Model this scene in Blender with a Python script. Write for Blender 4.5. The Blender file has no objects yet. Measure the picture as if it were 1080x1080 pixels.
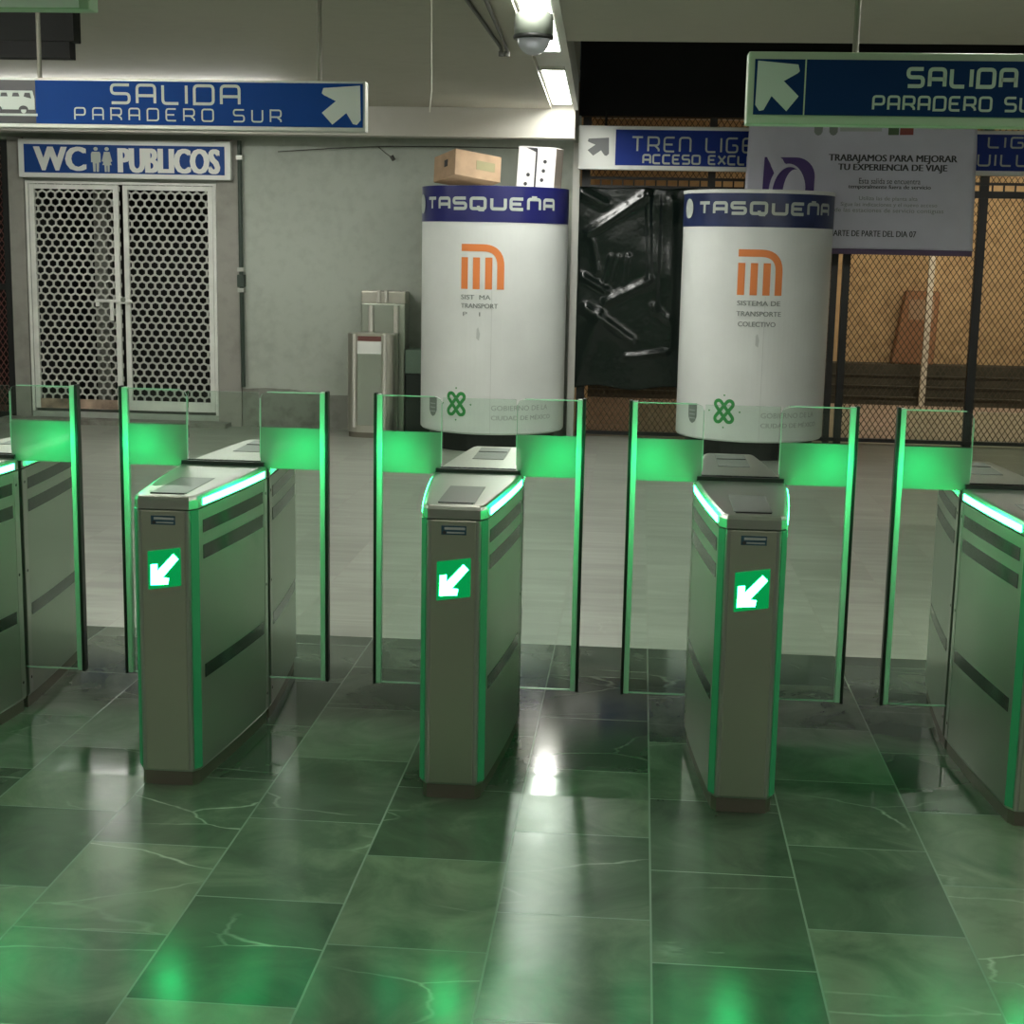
import bpy, bmesh, math, random
from mathutils import Vector, Matrix
random.seed(7)
PI = math.pi
sc = bpy.context.scene
COL = sc.collection

# ------------------------------------------------------------------ helpers
class MB:
    def __init__(s): s.v = []; s.f = []
    def quad(s, a, b, c, d):
        n = len(s.v); s.v += [a, b, c, d]; s.f.append((n, n+1, n+2, n+3)); return s
    def poly(s, pts):
        n = len(s.v); s.v += list(pts); s.f.append(tuple(range(n, n+len(pts)))); return s
    def box(s, x0, x1, y0, y1, z0, z1):
        n = len(s.v)
        s.v += [(x, y, z) for z in (z0, z1) for y in (y0, y1) for x in (x0, x1)]
        for f in ((0,2,3,1),(4,5,7,6),(0,1,5,4),(2,6,7,3),(0,4,6,2),(1,3,7,5)):
            s.f.append(tuple(n+i for i in f))
        return s
    def prism(s, pts, fn, t):
        """2D polygon pts (ccw) swept by thickness t; fn(u,v,w)->xyz"""
        n = len(s.v); k = len(pts)
        s.v += [fn(u, v, 0) for u, v in pts] + [fn(u, v, t) for u, v in pts]
        s.f.append(tuple(n+i for i in range(k))[::-1]); s.f.append(tuple(n+k+i for i in range(k)))
        for i in range(k):
            j = (i+1) % k; s.f.append((n+i, n+j, n+k+j, n+k+i))
        return s
    def vprism(s, pts, z0, z1):
        return s.prism(pts, lambda u, v, w: (u, v, z0+w), z1-z0)
    def bar(s, p, q, r, n=8, r2=None, cap=True):
        p = Vector(p); q = Vector(q); d = (q-p).normalized()
        a = d.orthogonal().normalized(); b = d.cross(a); r2 = r if r2 is None else r2
        base = len(s.v)
        for c, rr in ((p, r), (q, r2)):
            for i in range(n):
                t = 2*PI*i/n; s.v.append(tuple(c+(a*math.cos(t)+b*math.sin(t))*rr))
        for i in range(n):
            j = (i+1) % n; s.f.append((base+i, base+j, base+n+j, base+n+i))
        if cap:
            s.f.append(tuple(base+i for i in range(n))[::-1]); s.f.append(tuple(base+n+i for i in range(n)))
        return s
    def tube(s, pts, r, n=8):
        for a, b in zip(pts, pts[1:]): s.bar(a, b, r, n)
        return s
    def lathe(s, c, prof, n=48, a0=0, a1=2*PI):
        full = abs(a1-a0-2*PI) < 1e-6; m = n if full else n+1
        base = len(s.v)
        for r, z in prof:
            for i in range(m):
                t = a0+(a1-a0)*i/n; s.v.append((c[0]+r*math.cos(t), c[1]+r*math.sin(t), c[2]+z))
        for k in range(len(prof)-1):
            for i in range(n):
                j = (i+1) % m
                s.f.append((base+k*m+i, base+k*m+j, base+(k+1)*m+j, base+(k+1)*m+i))
        return s
    def build(s, name, mat, parent=None, bevel=0, smooth=False, fix=True):
        me = bpy.data.meshes.new(name); me.from_pydata([tuple(v) for v in s.v], [], s.f)
        if fix:
            b = bmesh.new(); b.from_mesh(me); bmesh.ops.recalc_face_normals(b, faces=b.faces); b.to_mesh(me); b.free()
        me.materials.append(mat)
        if smooth: me.polygons.foreach_set('use_smooth', [True]*len(me.polygons))
        o = bpy.data.objects.new(name, me); COL.objects.link(o)
        if parent: o.parent = parent
        if bevel:
            m = o.modifiers.new('Bevel', 'BEVEL'); m.width = bevel; m.segments = 2; m.limit_method = 'ANGLE'
        return o

def tag(o, label, cat, group=None, kind=None):
    o['label'] = label; o['category'] = cat
    if group: o['group'] = group
    if kind: o['kind'] = kind
    return o
def thing(name, loc, label, cat, group=None, rz=0):
    o = bpy.data.objects.new(name, None); COL.objects.link(o); o.location = loc; o.rotation_euler = (0, 0, rz)
    o.empty_display_size = .1
    return tag(o, label, cat, group)
def struct(o):
    o['kind'] = 'structure'; return o

# ------------------------------------------------------------------ materials
def mat(name, col, rough=.5, metal=0, emit=None, strength=1, spec=.5, trans=0, var=0, vscale=6, bump=0, bscale=40, alpha=1):
    m = bpy.data.materials.new(name); m.use_nodes = True
    nt = m.node_tree; b = nt.nodes['Principled BSDF']
    b.inputs['Base Color'].default_value = (*col, 1); b.inputs['Roughness'].default_value = rough
    b.inputs['Metallic'].default_value = metal; b.inputs['Specular IOR Level'].default_value = spec
    if emit:
        b.inputs['Emission Color'].default_value = (*emit, 1); b.inputs['Emission Strength'].default_value = strength
    if var:
        tc = nt.nodes.new('ShaderNodeTexCoord'); n = nt.nodes.new('ShaderNodeTexNoise')
        n.inputs['Scale'].default_value = vscale; n.inputs['Detail'].default_value = 5
        r = nt.nodes.new('ShaderNodeMapRange'); r.inputs[1].default_value = .3; r.inputs[2].default_value = .7
        r.inputs[3].default_value = 1-var; r.inputs[4].default_value = 1+var
        mx = nt.nodes.new('ShaderNodeMix'); mx.data_type = 'RGBA'; mx.blend_type = 'MULTIPLY'; mx.inputs['Factor'].default_value = 1
        mx.inputs[6].default_value = (*col, 1)
        nt.links.new(tc.outputs['Object'], n.inputs['Vector']); nt.links.new(n.outputs['Fac'], r.inputs[0])
        nt.links.new(r.outputs[0], mx.inputs[7]); nt.links.new(mx.outputs[2], b.inputs['Base Color'])
    if bump:
        tc = nt.nodes.new('ShaderNodeTexCoord'); n = nt.nodes.new('ShaderNodeTexNoise'); n.inputs['Scale'].default_value = bscale
        bp = nt.nodes.new('ShaderNodeBump'); bp.inputs['Strength'].default_value = bump; bp.inputs['Distance'].default_value = .02
        nt.links.new(tc.outputs['Object'], n.inputs['Vector']); nt.links.new(n.outputs['Fac'], bp.inputs['Height'])
        nt.links.new(bp.outputs[0], b.inputs['Normal'])
    return m

def steel_mat(name, col, rough, stretch=(1, 1, 40)):
    m = mat(name, col, rough, .9); nt = m.node_tree; b = nt.nodes['Principled BSDF']
    tc = nt.nodes.new('ShaderNodeTexCoord'); mp = nt.nodes.new('ShaderNodeMapping'); mp.inputs['Scale'].default_value = stretch
    n = nt.nodes.new('ShaderNodeTexNoise'); n.inputs['Scale'].default_value = 8; n.inputs['Detail'].default_value = 4
    r = nt.nodes.new('ShaderNodeMapRange'); r.inputs[3].default_value = rough-.03; r.inputs[4].default_value = rough+.03
    nt.links.new(tc.outputs['Object'], mp.inputs[0]); nt.links.new(mp.outputs[0], n.inputs['Vector'])
    nt.links.new(n.outputs['Fac'], r.inputs[0]); nt.links.new(r.outputs[0], b.inputs['Roughness'])
    return m

def glass_mat(name, tint=(.90, .96, .92), refl=1.0):
    m = bpy.data.materials.new(name); m.use_nodes = True; nt = m.node_tree; nt.nodes.clear()
    o = nt.nodes.new('ShaderNodeOutputMaterial'); mx = nt.nodes.new('ShaderNodeMixShader')
    t = nt.nodes.new('ShaderNodeBsdfTransparent'); t.inputs[0].default_value = (*tint, 1)
    g = nt.nodes.new('ShaderNodeBsdfGlossy'); g.inputs['Roughness'].default_value = .02
    f = nt.nodes.new('ShaderNodeFresnel'); f.inputs['IOR'].default_value = 1.45
    nt.links.new(f.outputs[0], mx.inputs[0]); nt.links.new(t.outputs[0], mx.inputs[1]); nt.links.new(g.outputs[0], mx.inputs[2])
    nt.links.new(mx.outputs[0], o.inputs[0]); return m

def film_mat(name):
    m = bpy.data.materials.new(name); m.use_nodes = True; nt = m.node_tree; nt.nodes.clear()
    o = nt.nodes.new('ShaderNodeOutputMaterial'); a = nt.nodes.new('ShaderNodeAddShader')
    d = nt.nodes.new('ShaderNodeBsdfDiffuse'); d.inputs[0].default_value = (.17, .23, .18, 1)
    t = nt.nodes.new('ShaderNodeBsdfTranslucent'); t.inputs[0].default_value = (.12, .16, .12, 1)
    tr = nt.nodes.new('ShaderNodeBsdfTransparent'); mx = nt.nodes.new('ShaderNodeMixShader'); mx.inputs[0].default_value = .8
    nt.links.new(d.outputs[0], a.inputs[0]); nt.links.new(t.outputs[0], a.inputs[1])
    nt.links.new(tr.outputs[0], mx.inputs[1]); nt.links.new(a.outputs[0], mx.inputs[2])
    nt.links.new(mx.outputs[0], o.inputs[0]); return m

def wall_mat(name, col, dirt=(.10, .10, .08), amount=.5):
    m = mat(name, col, .75, spec=.3); nt = m.node_tree; b = nt.nodes['Principled BSDF']
    tc = nt.nodes.new('ShaderNodeTexCoord')
    n1 = nt.nodes.new('ShaderNodeTexNoise'); n1.inputs['Scale'].default_value = .9; n1.inputs['Detail'].default_value = 8; n1.inputs['Roughness'].default_value = .65
    n2 = nt.nodes.new('ShaderNodeTexNoise'); n2.inputs['Scale'].default_value = 9; n2.inputs['Detail'].default_value = 6
    ad = nt.nodes.new('ShaderNodeMath'); ad.operation = 'MULTIPLY'
    r = nt.nodes.new('ShaderNodeMapRange'); r.inputs[1].default_value = .22; r.inputs[2].default_value = .42; r.inputs[3].default_value = 0; r.inputs[4].default_value = amount
    mx = nt.nodes.new('ShaderNodeMix'); mx.data_type = 'RGBA'; mx.inputs[6].default_value = (*col, 1); mx.inputs[7].default_value = (*dirt, 1)
    for n in (n1, n2): nt.links.new(tc.outputs['Object'], n.inputs['Vector'])
    nt.links.new(n1.outputs['Fac'], ad.inputs[0]); nt.links.new(n2.outputs['Fac'], ad.inputs[1])
    nt.links.new(ad.outputs[0], r.inputs[0]); nt.links.new(r.outputs[0], mx.inputs[0]); nt.links.new(mx.outputs[2], b.inputs['Base Color'])
    return m

def floor_mat(name, cols, veins, rough, tile=(.60, .43), off=1.053, mortar=.0035, mcol=(.16, .20, .16), slab=.45, stretch=(1, 1, 1), spec=.3):
    m = mat(name, cols[0], rough, spec=spec); nt = m.node_tree; b = nt.nodes['Principled BSDF']; L = nt.links.new; N = nt.nodes.new
    tc = N('ShaderNodeTexCoord'); sp = N('ShaderNodeSeparateXYZ'); L(tc.outputs['Object'], sp.inputs[0])
    ax = N('ShaderNodeMath'); ax.operation = 'ADD'; ax.inputs[1].default_value = off+40*.43; L(sp.outputs[0], ax.inputs[0])
    ay = N('ShaderNodeMath'); ay.operation = 'ADD'; ay.inputs[1].default_value = 30.258; L(sp.outputs[1], ay.inputs[0])
    cb = N('ShaderNodeCombineXYZ'); L(ay.outputs[0], cb.inputs[0]); L(ax.outputs[0], cb.inputs[1])
    bk = N('ShaderNodeTexBrick'); bk.offset = .42; bk.inputs['Scale'].default_value = 1
    bk.inputs['Brick Width'].default_value = tile[0]; bk.inputs['Row Height'].default_value = tile[1]
    bk.inputs['Mortar Size'].default_value = mortar; bk.inputs['Mortar Smooth'].default_value = .3
    bk.inputs['Color1'].default_value = (0, 0, 0, 1); bk.inputs['Color2'].default_value = (1, 1, 1, 1); bk.inputs['Mortar'].default_value = (.5, .5, .5, 1)
    L(cb.outputs[0], bk.inputs['Vector'])
    # per-slab offset so the cloudiness breaks at joints
    sc3 = N('ShaderNodeVectorMath'); sc3.operation = 'SCALE'; sc3.inputs['Scale'].default_value = 7; L(bk.outputs['Color'], sc3.inputs[0])
    va = N('ShaderNodeVectorMath'); va.operation = 'ADD'; L(tc.outputs['Object'], va.inputs[0]); L(sc3.outputs[0], va.inputs[1])
    n1 = N('ShaderNodeTexNoise'); n1.inputs['Scale'].default_value = 3.2; n1.inputs['Detail'].default_value = 9; n1.inputs['Roughness'].default_value = .62; n1.inputs['Distortion'].default_value = .8
    sm = N('ShaderNodeMapping'); sm.inputs['Scale'].default_value = stretch; L(va.outputs[0], sm.inputs[0]); L(sm.outputs[0], n1.inputs['Vector'])
    mixv = N('ShaderNodeMath'); mixv.operation = 'MULTIPLY_ADD'; mixv.inputs[1].default_value = slab
    L(bk.outputs['Color'], mixv.inputs[0]); L(n1.outputs['Fac'], mixv.inputs[2])
    rp = N('ShaderNodeValToRGB'); e = rp.color_ramp.elements
    e[0].position = .35; e[0].color = (*cols[0], 1); e[1].position = 1.05; e[1].color = (*cols[2], 1)
    x = e.new(.7); x.color = (*cols[1], 1)
    L(mixv.outputs[0], rp.inputs[0])
    # veins
    vm = N('ShaderNodeMapping'); vm.inputs['Rotation'].default_value = (0, 0, .7); vm.inputs['Scale'].default_value = (1.0, 2.6, 1); L(va.outputs[0], vm.inputs[0])
    dn = N('ShaderNodeTexNoise'); dn.inputs['Scale'].default_value = 2.5; dn.inputs['Detail'].default_value = 4; L(vm.outputs[0], dn.inputs['Vector'])
    dv = N('ShaderNodeVectorMath'); dv.operation = 'MULTIPLY_ADD'; dv.inputs[1].default_value = (.22, .22, .22); L(dn.outputs['Color'], dv.inputs[0]); L(vm.outputs[0], dv.inputs[2])
    n2 = N('ShaderNodeTexVoronoi'); n2.feature = 'DISTANCE_TO_EDGE'; n2.inputs['Scale'].default_value = .95; L(dv.outputs[0], n2.inputs['Vector'])
    rv = N('ShaderNodeMapRange'); rv.inputs[1].default_value = 0; rv.inputs[2].default_value = .010; rv.inputs[3].default_value = veins; rv.inputs[4].default_value = 0
    L(n2.outputs['Distance'], rv.inputs[0])
    n3 = N('ShaderNodeTexNoise'); n3.inputs['Scale'].default_value = 1.7; L(va.outputs[0], n3.inputs['Vector'])
    rg = N('ShaderNodeMapRange'); rg.inputs[1].default_value = .50; rg.inputs[2].default_value = .66; L(n3.outputs['Fac'], rg.inputs[0])
    mv = N('ShaderNodeMath'); mv.operation = 'MULTIPLY'; L(rv.outputs[0], mv.inputs[0]); L(rg.outputs[0], mv.inputs[1])
    m1 = N('ShaderNodeMix'); m1.data_type = 'RGBA'; m1.inputs[7].default_value = (.45, .5, .42, 1); L(mv.outputs[0], m1.inputs[0]); L(rp.outputs[0], m1.inputs[6])
    m2 = N('ShaderNodeMix'); m2.data_type = 'RGBA'; m2.inputs[7].default_value = (*mcol, 1); L(bk.outputs['Fac'], m2.inputs[0]); L(m1.outputs[2], m2.inputs[6])
    L(m2.outputs[2], b.inputs['Base Color'])
    rr = N('ShaderNodeMapRange'); rr.inputs[3].default_value = rough*.7; rr.inputs[4].default_value = rough*1.45
    L(n1.outputs['Fac'], rr.inputs[0]); L(rr.outputs[0], b.inputs['Roughness'])
    bp = N('ShaderNodeBump'); bp.inputs['Strength'].default_value = .25; bp.inputs['Distance'].default_value = .002; bp.invert = True
    L(bk.outputs['Fac'], bp.inputs['Height']); L(bp.outputs[0], b.inputs['Normal'])
    return m

M = {}
M['floor_near'] = floor_mat('polished green marble', [(.032,.046,.032),(.066,.092,.064),(.145,.175,.125)], .6, .21, spec=.25)
M['floor_mid'] = floor_mat('glossy dark marble', [(.035,.048,.036),(.065,.085,.063),(.13,.155,.12)], .3, .085)
M['floor_far'] = floor_mat('worn pale marble', [(.19,.205,.17),(.30,.325,.275),(.40,.425,.365)], .15, .42, tile=(.6, .43), mcol=(.25,.255,.215), slab=.10, stretch=(.35, 2.6, 1))
M['wall'] = wall_mat('grey painted plaster', (.42, .46, .40), (.28, .295, .25), .5)
M['dado'] = wall_mat('rough grey concrete', (.25, .26, .225), (.12, .11, .09), .8)
M['pilaster'] = wall_mat('grey beige plaster', (.32, .315, .28), (.19, .19, .165), .5)
M['ceiling'] = wall_mat('ceiling paint', (.40, .385, .32), (.33, .31, .26), .3)
M['beam'] = wall_mat('beam paint', (.46, .45, .40), (.4, .385, .33), .4)
M['ceil_white'] = mat('white ceiling trim', (.6, .6, .55), .6)
M['black_void'] = mat('unlit void black', (.006, .006, .006), .8)  # darkness of the unlit upper void, put into the colour
M['dark'] = mat('dark grey metal', (.014, .015, .014), .7, spec=.2)
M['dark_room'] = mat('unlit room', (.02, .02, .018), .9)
M['steel'] = steel_mat('brushed steel', (.58, .59, .49), .34)
M['steel_side'] = steel_mat('satin steel side', (.46, .50, .43), .33)
M['steel_top'] = steel_mat('steel lid', (.55, .55, .51), .30, (1, 12, 1))
M['kick'] = mat('steel plinth', (.22, .20, .16), .45, .7)
M['stripe'] = mat('dark inlay', (.012, .02, .014), .15, spec=.8)
M['black'] = mat('black plastic', (.008, .009, .008), .4)
M['reader'] = mat('grey card reader', (.16, .17, .16), .3)
M['chrome'] = mat('chrome', (.75, .75, .72), .15, 1)
M['guide'] = mat('post diffuser', (.42, .56, .47), .35)
M['glass'] = glass_mat('clear glass', (.90, .965, .92)); M['edge'] = mat('polished glass edge', (.42, .60, .48), .15); M['film'] = film_mat('frosted film')
G = (.0, 1, .28)
M['arrow'] = mat('lit arrow', (.1, .1, .1), .5, emit=(.022, 1, .24), strength=34)
M['display'] = mat('green display', (.0, .03, .01), .25, emit=(0, 1, .22), strength=.13)
M['led'] = mat('led strip', (.1, .1, .1), .5, emit=(.022, 1, .24), strength=24)
M['corner'] = mat('lit corner seam', (.05, .22, .11), .35, emit=(0, 1, .3), strength=.017)
M['badge'] = mat('blue badge', (.03, .09, .13), .4)
M['sign_blue'] = mat('blue sign face', (.004, .042, .20), .6, spec=.12)
M['sign_dblue'] = mat('dark blue sign face', (.004, .024, .095), .6, spec=.12)
M['sign_tren'] = mat('blue train sign', (.008, .030, .22), .5, spec=.2)
M['sign_black'] = mat('black sign panel', (.012, .013, .014), .4)
M['alu'] = mat('aluminium frame', (.45, .47, .42), .4, .4)
M['alu_green'] = mat('pale frame', (.38, .46, .33), .45, .1)
M['letter'] = mat('off white lettering', (.45, .50, .45), .5)
M['white'] = mat('white enamel', (.74, .76, .72), .4)
M['grey_arrow'] = mat('grey arrow', (.16, .17, .17), .5)
M['wc_blue'] = mat('wc blue', (.010, .055, .23), .5, spec=.2)
M['door_white'] = mat('white painted steel', (.76, .77, .72), .5, var=.10, vscale=5)
M['mesh_white'] = mat('grey white mesh', (.50, .51, .46), .55, var=.1)
M['rust'] = mat('rusty kick rail', (.36, .27, .20), .7, var=.55, vscale=7)
M['drum'] = mat('white panel', (.74, .77, .74), .35, var=.05, vscale=2.2)
M['navy'] = mat('navy band', (.016, .018, .125), .3)
M['navy2'] = mat('faded navy band', (.018, .030, .10), .35, var=.3, vscale=5)
M['orange'] = mat('orange print', (.80, .24, .06), .5)
M['grey_print'] = mat('grey print', (.22, .25, .23), .6)
M['pale_print'] = mat('pale grey print', (.42, .45, .43), .6)
M['smudge'] = mat('grime', (.55, .58, .55), .7)
M['green_print'] = mat('green print', (.03, .28, .06), .5)
M['cardboard'] = mat('cardboard', (.42, .29, .185), .8, var=.12, vscale=9)
M['box_print'] = mat('faded green print', (.29, .27, .15), .8)
M['carton_white'] = mat('white carton', (.68, .66, .66), .7)
M['carton_side'] = mat('brown carton side', (.25, .21, .175), .8)
M['dark_print'] = mat('dark print', (.04, .04, .045), .6)
M['tarp'] = mat('black plastic sheet', (.006, .012, .009), .20, bump=.30, bscale=7)
M['banner'] = mat('banner vinyl', (.56, .56, .64), .55, var=.05, vscale=3)
M['purple'] = mat('purple print', (.045, .014, .15), .5)
M['violet'] = mat('dusty violet hem', (.11, .07, .14), .6)
M['red_print'] = mat('red print', (.28, .05, .04), .5)
M['dgreen_print'] = mat('dull green print', (.08, .14, .06), .5)
M['fence'] = mat('black painted steel', (.012, .013, .012), .4)
M['mesh'] = mat('expanded metal', (.075, .058, .034), .5, .3)
M['tan'] = wall_mat('ochre wall', (.52, .37, .20), (.28, .18, .09), .7)
M['tan_floor'] = wall_mat('dusty floor', (.34, .26, .20), (.2, .15, .11), .6)
M['curb'] = mat('dark steps', (.055, .050, .034), .8, var=.3)
M['bin_orange'] = mat('orange bin', (.34, .17, .085), .6, var=.1)
M['pole'] = mat('pale pole', (.62, .58, .48), .6)
M['bin_steel'] = steel_mat('bin steel', (.62, .60, .53), .30)
M['white_steel'] = mat('bright steel', (.75, .73, .66), .3, .4)
M['cab_green'] = mat('pale green lid', (.16, .24, .18), .5)
M['cab_dark'] = mat('dark green cabinet', (.016, .028, .020), .4)
M['maroon'] = mat('maroon label', (.16, .06, .05), .5)
M['rod'] = mat('painted rod', (.22, .21, .17), .6)
M['conduit'] = mat('dark green conduit', (.035, .055, .04), .5)
M['cable'] = mat('cable', (.06, .06, .05), .6)
M['wire'] = mat('pale wire', (.62, .62, .52), .6)
M['tube'] = mat('lit diffuser', (.8, .8, .8), .5, emit=(1, .99, .93), strength=20)
M['panel_added'] = mat('added lamp panel', (.8, .8, .8), .5, emit=(1, .97, .88), strength=6)
M['tube_added'] = mat('bare fill tube', (.8, .8, .8), .5, emit=(1, .99, .94), strength=17)
M['warm'] = mat('warm lamp', (.8, .8, .8), .5, emit=(1, .88, .66), strength=62)
M['cam_grey'] = mat('camera housing', (.16, .18, .15), .45)
M['cam_dome'] = mat('camera dome', (.55, .55, .62), .12)

# ------------------------------------------------------------------ lettering
def arc(poly, r, closed=False, seg=4):
    """round the corners of a polyline"""
    out = []; n = len(poly)
    for i, p in enumerate(poly):
        if not closed and i in (0, n-1): out.append(p); continue
        a = Vector(poly[i-1]); b = Vector(p); c = Vector(poly[(i+1) % n])
        la, lc = (a-b).length, (c-b).length; rr = min(r, la*.48, lc*.48)
        p0 = b+(a-b).normalized()*rr; p1 = b+(c-b).normalized()*rr
        for k in range(seg+1):
            t = k/seg; q = p0*(1-t)**2+b*2*t*(1-t)+p1*t*t; out.append((q.x, q.y))
    if closed: out.append(out[0])
    return out
GL = {  # squared stroke letters: (width, strokes)
 'A': (.8, [[(0,0),(0,1),(.8,1),(.8,0)], [(0,.42),(.8,.42)]]),
 'C': (.8, [[(.8,1),(0,1),(0,0),(.8,0)]]),
 'D': (.85, [[(0,0),(0,1),(.85,1),(.85,0),(0,0)]]),
 'E': (.75, [[(.75,1),(0,1),(0,0),(.75,0)], [(0,.5),(.62,.5)]]),
 'G': (.8, [[(.8,1),(0,1),(0,0),(.8,0),(.8,.5),(.42,.5)]]),
 'I': (.0, [[(0,0),(0,1)]]),
 'L': (.7, [[(0,1),(0,0),(.7,0)]]),
 'N': (.8, [[(0,0),(0,1),(.8,1),(.8,0)]]),
 'Ñ': (.8, [[(0,0),(0,1),(.8,1),(.8,0)], [(.22,1.17),(.58,1.17)]]),
 'O': (.85, [[(0,0),(0,1),(.85,1),(.85,0),(0,0),'c']]),
 'P': (.8, [[(0,0),(0,1),(.8,1),(.8,.4),(0,.4)]]),
 'Q': (.9, [[(0,0),(0,1),(.85,1),(.85,0),(0,0),'c'], [(.45,.28),(.45,-.1),(.8,-.1)]]),
 'R': (.8, [[(-.06,1),(.8,1),(.8,.42),(0,.42)], [(0,0),(0,1)], [(.5,.42),(.8,.16),(.8,0)]]),
 'S': (.8, [[(.8,1),(0,1),(0,.52),(.8,.52),(.8,0),(0,0)]]),
 'T': (.8, [[(0,1),(.8,1)], [(.4,1),(.4,0)]]),
 'U': (.8, [[(0,1),(0,0),(.8,0),(.8,1)]]),
 'W': (1.15, [[(0,1),(.28,0),(.575,.9),(.87,0),(1.15,1)]]),
 'B': (.8, [[(0,0),(0,1),(.76,1),(.76,.5),(.8,.5),(.8,0),(0,0)], [(0,.5),(.76,.5)]]),
 'V': (.8, [[(0,1),(.4,0),(.8,1)]]),
 'X': (.8, [[(0,1),(.8,0)], [(0,0),(.8,1)]]), ' ': (.35, []),
}
def ribbon(mb, pts, w, fn, maxlen=.04):
    """flat stroke along 2D pts, square ends"""
    P = [Vector(p) for p in pts]
    closed = (P[0]-P[-1]).length < 1e-6 and len(P) > 3
    Q = [P[0]]
    for a, b in zip(P, P[1:]):
        k = max(1, math.ceil((b-a).length/maxlen))
        for i in range(1, k+1): Q.append(a.lerp(b, i/k))
    P = [q for i, q in enumerate(Q) if i == 0 or (q-Q[i-1]).length > 1e-7]
    n = len(P); L = []; R = []
    for i, p in enumerate(P):
        if closed: d0 = P[i]-P[i-1] if i > 0 else P[0]-P[-2]; d1 = P[i+1]-P[i] if i < n-1 else P[1]-P[0]
        else: d0 = P[i]-P[i-1] if i > 0 else P[1]-P[0]; d1 = P[i+1]-P[i] if i < n-1 else P[-1]-P[-2]
        d0 = d0.normalized(); d1 = d1.normalized(); t = (d0+d1)
        t = t.normalized() if t.length > 1e-6 else d1
        nn = Vector((-t.y, t.x)); s = 1/max(.5, nn.dot(Vector((-d1.y, d1.x))))
        L.append(p+nn*w/2*s); R.append(p-nn*w/2*s)
    for i in range(n-1):
        mb.quad(fn(*L[i]), fn(*R[i]), fn(*R[i+1]), fn(*L[i+1]))
def stroke_text(mb, text, u0, u1, v0, v1, sw, fn, gap=.36, rnd=.22):
    """fit text between stroke outer limits"""
    tot = sum(GL[c][0]+gap for c in text)-gap
    sx = (u1-u0-sw)/tot; sy = v1-v0-sw; x = 0
    for c in text:
        w, st = GL[c]
        for s in st:
            cl = s[-1] == 'c'; pts = s[:-1] if cl else s
            pts = [(u0+sw/2+(x+a)*sx, v0+sw/2+b*sy) for a, b in pts]
            if cl: pts = arc(pts[:-1], rnd*sy, True)
            elif len(pts) > 2: pts = arc(pts, rnd*sy)
            ribbon(mb, pts, sw, fn)
        x += w+gap
    return mb
def font_text(mb, text, u0, u1, v0, v1, fn, bold=0.0, off=0):
    """built-in font outline fitted to a box"""
    cu = bpy.data.curves.new('t', 'FONT'); cu.body = text; cu.size = 1; cu.offset = off; cu.resolution_u = 3
    o = bpy.data.objects.new('t', cu); COL.objects.link(o)
    dg = bpy.context.evaluated_depsgraph_get(); me = bpy.data.meshes.new_from_object(o.evaluated_get(dg))
    xs = [v.co.x for v in me.vertices]; ys = [v.co.y for v in me.vertices]
    x0, x1, y0, y1 = min(xs), max(xs), min(ys), max(ys); n = len(mb.v)
    bw = bold*(v1-v0)*2.2
    for kc, sh in enumerate((-bw, 0, bw) if bold else (0,)):
        n = len(mb.v)
        for v in me.vertices: mb.v.append((lambda p: (p[0], p[1]-.0007*kc, p[2]))(fn(u0+bw+sh+(v.co.x-x0)/(x1-x0)*(u1-u0-2*bw), v0+(v.co.y-y0)/(y1-y0)*(v1-v0))))
        for p in me.polygons: mb.f.append(tuple(n+i for i in p.vertices))
    bpy.data.objects.remove(o); bpy.data.curves.remove(cu); bpy.data.meshes.remove(me)
    return mb
def flat(y): return lambda u, v: (u, y, v)
ARROW_NE = [(.0,.80),(.04,.93),(.98,1.0),(1.0,.12),(.90,.0),(.80,.02),(.63,.30),(.27,.0),(.0,.30),(.36,.60),(.04,.76)]
def poly_fit(mb, pts, u0, u1, v0, v1, fn, flip=False):
    q = [((u1-(u1-u0)*a) if flip else (u0+(u1-u0)*a), v0+(v1-v0)*b) for a, b in pts]
    mb.poly([fn(*p) for p in q]); return mb

# ------------------------------------------------------------------ setting
H = 3.06                                # ceiling height
struct(MB().box(-9, 9, -9, .075, -.1, 0).build('floor', M['floor_near']))
struct(MB().box(-9, 9, .075, 2.05, -.1, 0).build('floor.003', M['floor_mid']))
struct(MB().box(-9, 9, 2.05, 10.3, -.1, 0).build('floor.001', M['floor_far']))
struct(MB().box(-9, 9, 10.3, 15, -.1, 0).build('floor.002', M['tan_floor']))

w = MB()                                # back wall with door openings
w.box(-5.66, -5.50, 10, 10.25, 0, H); w.box(-3.58, -.04, 10, 10.25, 0, H)
w.box(-5.50, -3.58, 10, 10.25, 2.375, H); w.box(-5.50, -3.58, 10, 10.25, 0, .10)
w.box(-9, -7.2, 10, 10.25, 0, H); w.box(-7.2, -5.66, 10, 10.25, 2.76, H)
struct(w.build('wall_back', M['wall']))
struct(MB().box(-3.575, -3.345, 9.965, 10, 0, 2.79).build('trim_1', M['pilaster']))
struct(MB().box(-5.66, -5.505, 9.965, 10, 0, 2.79).build('trim_2', M['pilaster']))
d = MB(); pts = [(-3.34, .375), (-3.1, .392), (-2.85, .385), (-2.62, .35), (-2.45, .335), (-2.2, .34), (-1.6, .345), (-.06, .345), (-.06, 0), (-3.34, 0)]
d.prism(pts[::-1], lambda u, v, t: (u, 9.985+t, v), .015)
struct(d.build('baseboard_back', M['dado']))
struct(MB().box(-5.75, -3.45, 9.72, 9.96, 0, .045).build('trim_3', M['dado']))          # door step
struct(MB().box(-.10, -.035, 9.90, 10.0, 0, 2.80).build('trim_4', M['ceil_white']))      # light wall end
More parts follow.
